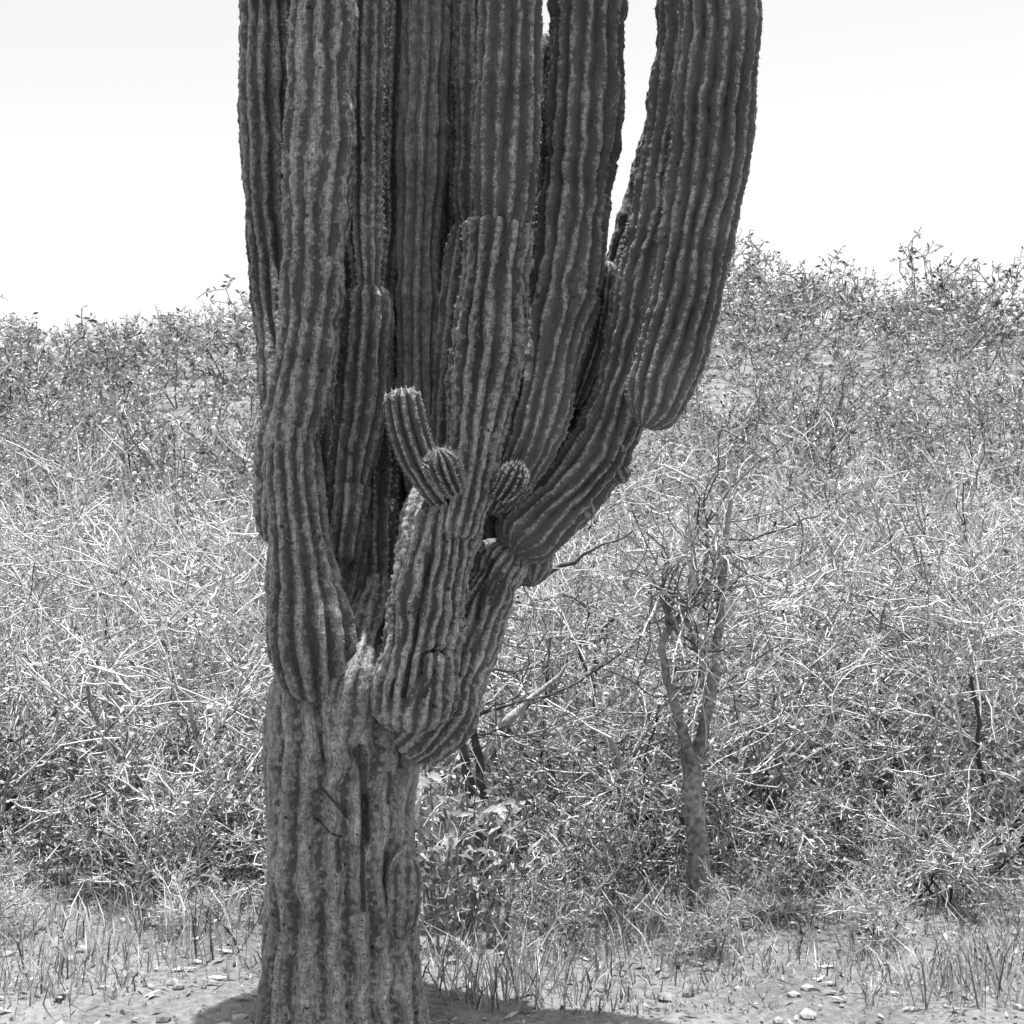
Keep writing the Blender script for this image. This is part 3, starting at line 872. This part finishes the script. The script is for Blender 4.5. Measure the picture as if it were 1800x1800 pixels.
# forked small tree at the right
dt = 5.5
t = thing('small_tree', 'small bare grey tree with a forked trunk standing in the scrub', 'tree', base_at(1232, dt))
tr = [stem_part('trunk', [(1240, gv(1240, dt), 27), (1230, 1560, 23), (1226, 1500, 21), (1222, 1440, 19), (1217, 1380, 17), (1212, 1335, 16), (1206, 1305, 12), (1198, 1280, 9.5), (1188, 1240, 8.5), (1176, 1205, 7.5), (1165, 1165, 7), (1161, 1140, 6.5), (1168, 1118, 6.5), (1186, 1095, 7), (1203, 1070, 6), (1210, 1045, 5), (1216, 990, 4), (1228, 930, 3), (1236, 880, 2)], dt, M_GREYBARK, t, rr)]
for bp_ in ([(1214, 1350, 12), (1228, 1312, 12), (1240, 1270, 11), (1248, 1222, 10), (1256, 1170, 8), (1266, 1080, 8), (1272, 980, 6), (1284, 880, 4)],
            [(1178, 1106, 6), (1174, 1085, 5), (1168, 1062, 4), (1158, 1040, 2.6)],
            [(1174, 1090, 3.5), (1182, 1060, 2.6), (1192, 1030, 2)],
            [(1264, 1180, 7), (1244, 1240, 5.5), (1238, 1190, 5), (1228, 1150, 5), (1216, 1118, 5), (1207, 1088, 4.5)],
            [(1208, 1062, 4.5), (1226, 1045, 4), (1240, 1010, 4.5), (1243, 970, 4), (1242, 920, 3)],
            [(1240, 1200, 3), (1236, 1172, 2.2), (1222, 1160, 1.8), (1165, 1160, 2), (1130, 1165, 1.6)],
            [(1208, 1066, 3), (1232, 1060, 2.4), (1262, 1052, 2)]):
    tr.append(stem_part('branch', bp_, dt, M_GREYBARK, t, rr))
twigs_on(tr, t, rr, 130, 0.42, M_TWIG, 0.005, 1, 3, 0.026, M_SMALL)

# dark-stemmed shrub with the arching branch
ds = 5.7
t = thing('arching_shrub', 'dark stemmed shrub arching out from behind the cactus trunk', 'shrub', base_at(838, ds))
st = [stem_part('stem', [(842, gv(842, ds), 11), (838, 1440, 10), (826, 1370, 9), (812, 1310, 8), (798, 1255, 7.5), (790, 1180, 9), (800, 1110, 8), (850, 1065, 6.5), (900, 1038, 5.5), (935, 1015, 5), (962, 1006, 4.6), (988, 1000, 4.4), (1008, 988, 4), (1022, 980, 3), (1034, 970, 2.6), (1062, 956, 2.0), (1090, 950, 1.6), (1112, 936, 1.2)], ds, M_DARK, t, rr),
      stem_part('stem', [(852, gv(852, ds), 10), (850, 1420, 9), (844, 1350, 8), (836, 1300, 7), (828, 1262, 6.5), (834, 1210, 6), (856, 1178, 4), (885, 1172, 3), (910, 1182, 2)], ds, M_DARK, t, rr),
      stem_part('branch', [(826, 1262, 5), (850, 1250, 4), (890, 1242, 3), (940, 1228, 2.6), (1000, 1212, 2.4), (1040, 1182, 2.2), (1072, 1160, 2), (1102, 1142, 1.6)], ds + .2, M_DARK, t, rr)]
twigs_on(st, t, rr, 26, 0.28, M_DARK, 0.004, 1)

# pale fallen branch leaning in the scrub
dl = 5.95
t = thing('fallen_branch', 'pale weathered dead branch leaning among the shrubs', 'branch', base_at(790, dl))
stem_part('trunk', [(770, gv(770, dl) , 9), (835, 1352, 9), (852, 1322, 9), (872, 1298, 8), (896, 1266, 9), (920, 1246, 7), (944, 1222, 6), (966, 1204, 4.5), (985, 1180, 3), (1010, 1160, 1.5)], dl, M_LOG, t, rr, .006)
stem_part('branch', [(880, 1288, 5), (884, 1240, 4), (878, 1200, 2.5), (890, 1160, 1.2)], dl, M_LOG, t, rr, .005)

# bare shrubs with branches that stand out
def bare(u, d, label, mat, stems, ntw=30, tm=None, ln=.3, lv=2):
    t = thing('bare_shrub', label, 'shrub', base_at(u, d))
    q = []
    for k, sp in enumerate(stems):
        q.append(stem_part('stem' if k == 0 else 'branch', sp, d, mat, t, rr, 0.003, 5))
    twigs_on(q, t, rr, ntw, ln, tm or mat, 0.0035, 1, lv, 0.022, M_SMALL)
    return t


d = 6.6
bare(1015, d, 'thin dark shrub with kinked twigs beside the leaning pale branch', M_DARK,
     [[(1040, gv(1040, d), 5), (1046, 1380, 4), (1044, 1260, 3.4), (1046, 1180, 3.2), (1045, 1135, 3), (1054, 1108, 2.6), (1085, 1078, 2)],
      [(1045, 1200, 3), (1020, 1160, 2.6), (1013, 1145, 3), (1030, 1112, 3), (1038, 1085, 2.8), (1034, 1050, 2)],
      [(1036, 1076, 2), (1012, 1052, 1.8), (990, 1044, 1.5)]], 30, M_TWIG)
d = 6.3
bare(960, d, 'leafless shrub with thin upright dark stems', M_DARK,
     [[(925, gv(925, d), 4), (930, 1420, 3), (948, 1350, 2.8), (957, 1290, 2.6), (960, 1210, 2.4), (966, 1120, 2)],
      [(957, 1300, 2.4), (940, 1302, 2.4), (905, 1292, 2)],
      [(958, 1312, 2.4), (970, 1360, 2), (1000, 1390, 2), (1012, 1340, 1.8)]], 34, M_TWIG, .3, 3)
d = 6.2
bare(1140, d, 'slender dark sapling leaning beside the forked tree', M_DARK,
     [[(1136, gv(1136, d), 4.2), (1142, 1505, 3.6), (1156, 1472, 3.2), (1146, 1445, 3), (1138, 1405, 2.8), (1132, 1370, 2.4), (1133, 1330, 2), (1150, 1290, 1.8), (1160, 1240, 1.6)],
      [(1157, 1472, 2.6), (1180, 1440, 2), (1196, 1410, 1.6)],
      [(1134, 1400, 2.2), (1115, 1415, 2), (1090, 1428, 1.6)]], 30, M_TWIG)
d = 7.2
bare(1050, d, 'shrub with broken pale branches in the middle of the scrub', M_PALE,
     [[(1060, gv(1060, d), 6), (1075, 1400, 5), (1056, 1358, 5), (1030, 1342, 5), (1010, 1328, 5), (975, 1298, 4)],
      [(1056, 1358, 4), (1098, 1360, 3), (1150, 1368, 2)],
      [(1060, 1390, 4), (1088, 1330, 5), (1094, 1290, 4), (1106, 1262, 3.5), (1135, 1250, 3)],
      [(1094, 1290, 3), (1040, 1230, 3), (975, 1160, 3), (940, 1146, 3.4), (895, 1128, 3)]], 44, M_PALE, .32)
d = 7.6
bare(1180, d, 'tall pale shrub with long straight whips beside the leaning limb', M_PALE,
     [[(1150, gv(1150, d), 6), (1140, 1300, 5), (1136, 1180, 4.5), (1150, 1080, 4), (1180, 1010, 3.6), (1212, 945, 3.4), (1180, 915, 3), (1135, 893, 3)],
      [(1136, 1170, 3), (1120, 1060, 3), (1110, 985, 3), (1088, 970, 3.2), (1160, 966, 3)],
      [(1150, 1080, 3), (1190, 960, 2.6), (1205, 960, 3), (1232, 978, 3)],
      [(1212, 945, 2.6), (1230, 890, 2.4), (1250, 856, 2.6), (1190, 830, 2.4), (1168, 818, 2)]], 50, M_PALE, .35)
d = 7.0
bare(1110, d, 'dark shrub with one thick drooping limb', M_GREYBARK,
     [[(1165, gv(1165, d), 7), (1168, 1330, 6), (1160, 1262, 5.5), (1130, 1246, 5), (1108, 1238, 4.6), (1092, 1224, 4)],
      [(1165, 1300, 4), (1180, 1230, 3), (1190, 1170, 2)]], 36, M_TWIG)

# broad-leaved bush against the trunk: every leaf a part
me_leaf = None
def leaf_mesh(name, l, w, fold=0.18, mat=M_LEAF, seed=0, curl=0.35):
    r3 = random.Random(seed)
    n = 8
    V, Q = [], []
    for i in range(n + 1):
        t_ = i / n
        ww = w * math.sin(math.pi * min(1, t_ * 0.93 + 0.05)) ** 0.8 * (1 - 0.25 * t_) if i < n else 0.0008
        a_, b_ = ww * r3.uniform(.55, 1.2), ww * r3.uniform(.55, 1.2)
        z = -curl * l * t_ * t_ + r3.gauss(0, .02) * l
        bend = 0.12 * l * math.sin(2.2 * t_ + seed)
        V += [(-a_ + bend, l * t_, z + fold * a_ * r3.uniform(.3, 2)), (bend, l * t_, z), (b_ + bend, l * t_, z + fold * b_ * r3.uniform(.3, 2))]
    for i in range(n):
        a = i * 3
        Q += [(a, a + 1, a + 4, a + 3), (a + 1, a + 2, a + 5, a + 4)]
    return mesh_from(name, np.array(V), [np.array(Q)], True, mat)


leafs = [leaf_mesh('leaf', .045 + .006 * k, .012 + .003 * (k % 4), .2 + .1 * (k % 3), M_LEAF, k, .2 + .15 * (k % 4)) for k in range(8)]
def leafy(u, d, label, tops, nleaf, size, mats, stem_mat, jitter=1.0, n_tw=10, name='leafy_bush'):
    t = thing(name, label, 'bush', base_at(u, d))
    qs = []
    for (bu, tu, tv_) in tops:
        dd = d + rr.uniform(-.14, .14)
        qs.append(stem_part('stem', [(bu, gv(bu, dd), 3.2, dd), ((bu + tu) / 2 + rr.uniform(-8, 8), (gv(bu, dd) + tv_) / 2, 2.4, dd), (tu, tv_, 1.4, dd + rr.uniform(-.08, .08))], d, stem_mat, t, rr, .004, 5))
    twigs_on(qs, t, rr, 40, .12, M_TWIG, .002, 1, 0)
    for k in range(nleaf):
        Q, r_ = rr.choice(qs)
        i = rr.randint(len(Q) // 3, len(Q) - 1)
        o = bpy.data.objects.new('leaf', rr.choice(mats))
        C.objects.link(o)
        o.parent = t
        p = Q[i] - np.array(t.location) + np.array([rr.gauss(0, .012), rr.gauss(0, .012), rr.gauss(0, .01)])
        o.location = p
        s = size * rr.uniform(.65, 1.25)
        o.scale = (s, s, s)
        o.rotation_euler = (rr.gauss(0.1, .45) * jitter, rr.gauss(0, .45) * jitter, rr.uniform(0, 6.28))
    return t


leafy(800, 5.35, 'leafy bush with broad drooping sunlit leaves beside the cactus trunk',
      [(765, 744, 1340), (770, 752, 1352), (775, 765, 1365), (795, 780, 1385), (830, 870, 1390), (785, 790, 1360), (800, 812, 1375), (815, 838, 1385), (825, 860, 1402), (790, 770, 1400), (810, 800, 1410), (835, 880, 1420), (845, 895, 1415), (780, 756, 1380), (800, 824, 1368), (770, 740, 1410), (815, 845, 1412), (760, 742, 1390)], 298, 0.95, leafs, M_GREYBARK, 1.8)
small = [leaf_mesh('leaf', .06, .008), leaf_mesh('leaf', .05, .010), leaf_mesh('leaf', .045, .012)]
leafy(820, 5.1, 'low plant with narrow pointed leaves in front of the broad-leaved bush',
      [(760, 745, 1450), (770, 760, 1470), (785, 790, 1455), (800, 806, 1480), (815, 835, 1460), (830, 858, 1472), (850, 885, 1465), (860, 905, 1490), (880, 930, 1500), (740, 738, 1500), (800, 780, 1500)],
      240, 1.0, small, M_GREYBARK, 1.6, name='low_plant')
t_ = thing('dead_stump', 'short dark dead stump among the low leaves', 'stump', base_at(878, 5.6))
stem_part('trunk', [(880, gv(880, 5.6), 12), (880, 1520, 10), (878, 1480, 9), (874, 1450, 6)], 5.6, M_DARK, t_, rr)

# dry grass and litter on the ground
rr2 = np.random.default_rng(99)
n = 15000
yy = 4.4 + 6.5 * rr2.random(n) ** 1.3
xx = (rr2.random(n) * 2 - 1) * yy * .42
keep = (np.hypot(xx - cactus.location[0], yy - cactus.location[1]) > 0.42)
xx, yy = xx[keep], yy[keep]; n = len(xx)
zz = ground_z(xx, yy)
clump = vnoise(np.stack([xx * 2, yy * 2, xx * 0], 1), 3)
hh = (0.05 + 0.10 * rr2.random(n)) * np.clip(1 + clump * 1.4, .2, 2)
az = rr2.random(n) * 6.28
lean = rr2.normal(0, .5, (n, 2)) * hh[:, None]
b = np.stack([xx, yy, zz - 0.01], 1)
wv = np.stack([np.cos(az), np.sin(az), az * 0], 1) * (0.002 + 0.002 * rr2.random(n))[:, None]
mid_ = b + np.stack([lean[:, 0] * .35, lean[:, 1] * .35, hh * .6], 1)
tip = b + np.stack([lean[:, 0], lean[:, 1], hh], 1)
V = np.stack([b - wv, b + wv, mid_ + wv * .7, mid_ - wv * .7, tip], 1).reshape(-1, 3)
k = np.arange(n) * 5
quad = np.stack([k, k + 1, k + 2, k + 3], 1)
tri = np.stack([k + 3, k + 2, k + 4], 1)
go = obj('dry_grass', mesh_from('dry_grass', V, [quad, tri], False, M_SMALL), kind='stuff', label='sparse dry grass on the soil round the cactus')
go['category'] = 'grass'
# litter: fallen twigs and leaf flakes lying on the soil
n = 7000
yy = 3.9 + 6.5 * rr2.random(n) ** 1.3
xx = (rr2.random(n) * 2 - 1) * yy * .42
zz = ground_z(xx, yy) + 0.018 * vnoise(np.stack([xx * 4 + 3, yy * 4 + 3, xx * 0 + 3], 1), 5) + 0.006
az = rr2.random(n) * 6.28
ln = 0.006 + 0.03 * rr2.random(n) ** 2
wd = np.where(rr2.random(n) < .6, 0.002, ln * .35)
a = np.stack([np.cos(az), np.sin(az), rr2.normal(0, .2, n)], 1) * ln[:, None]
w = np.stack([-np.sin(az), np.cos(az), rr2.normal(0, .2, n)], 1) * wd[:, None]
c0 = np.stack([xx, yy, zz + .004], 1)
up_ = np.array([0, 0, 1.0]) * 0.006
V = np.stack([c0 - a, c0 + w, c0 + a, c0 - w, c0 + up_], 1).reshape(-1, 3)
k = np.arange(n) * 5
tri = np.concatenate([np.stack([k, k + 3, k + 4], 1), np.stack([k + 3, k + 2, k + 4], 1), np.stack([k + 2, k + 1, k + 4], 1), np.stack([k + 1, k, k + 4], 1)])
lo = obj('litter', mesh_from('litter', V, [tri], False, M_FAR), kind='stuff', label='fallen twigs and leaf flakes lying on the dry soil')
lo['category'] = 'litter'
n = 2600
yy = 3.9 + 5.5 * rr2.random(n) ** 1.2
xx = (rr2.random(n) * 2 - 1) * yy * .42
rs = 0.004 + 0.02 * rr2.random(n) ** 4
zz = ground_z(xx, yy) + 0.018 * vnoise(np.stack([xx * 4 + 3, yy * 4 + 3, xx * 0 + 3], 1), 5) + rs * .15
g_ = (1 + 5 ** .5) / 2
ico = np.array([(-1, g_, 0), (1, g_, 0), (-1, -g_, 0), (1, -g_, 0), (0, -1, g_), (0, 1, g_), (0, -1, -g_), (0, 1, -g_), (g_, 0, -1), (g_, 0, 1), (-g_, 0, -1), (-g_, 0, 1)]) / 1.9
icf = np.array([(0, 11, 5), (0, 5, 1), (0, 1, 7), (0, 7, 10), (0, 10, 11), (1, 5, 9), (5, 11, 4), (11, 10, 2), (10, 7, 6), (7, 1, 8), (3, 9, 4), (3, 4, 2), (3, 2, 6), (3, 6, 8), (3, 8, 9), (4, 9, 5), (2, 4, 11), (6, 2, 10), (8, 6, 7), (9, 8, 1)])
V = ico[None] * (1 + .28 * rr2.normal(0, 1, (n, 12, 1))) * rs[:, None, None] * (0.7 + .6 * rr2.random((n, 1, 3))) * np.array([1, 1, .7]) + np.stack([xx, yy, zz], 1)[:, None, :]
po = obj('gravel', mesh_from('gravel', V.reshape(-1, 3), [(icf[None] + (np.arange(n) * 12)[:, None, None]).reshape(-1, 3)], False, M_STONE), kind='stuff', label='small stones and clods scattered on the dry soil')
po['category'] = 'gravel'
print('tris total', sum(len(m.polygons) * 2 for m in bpy.data.meshes))
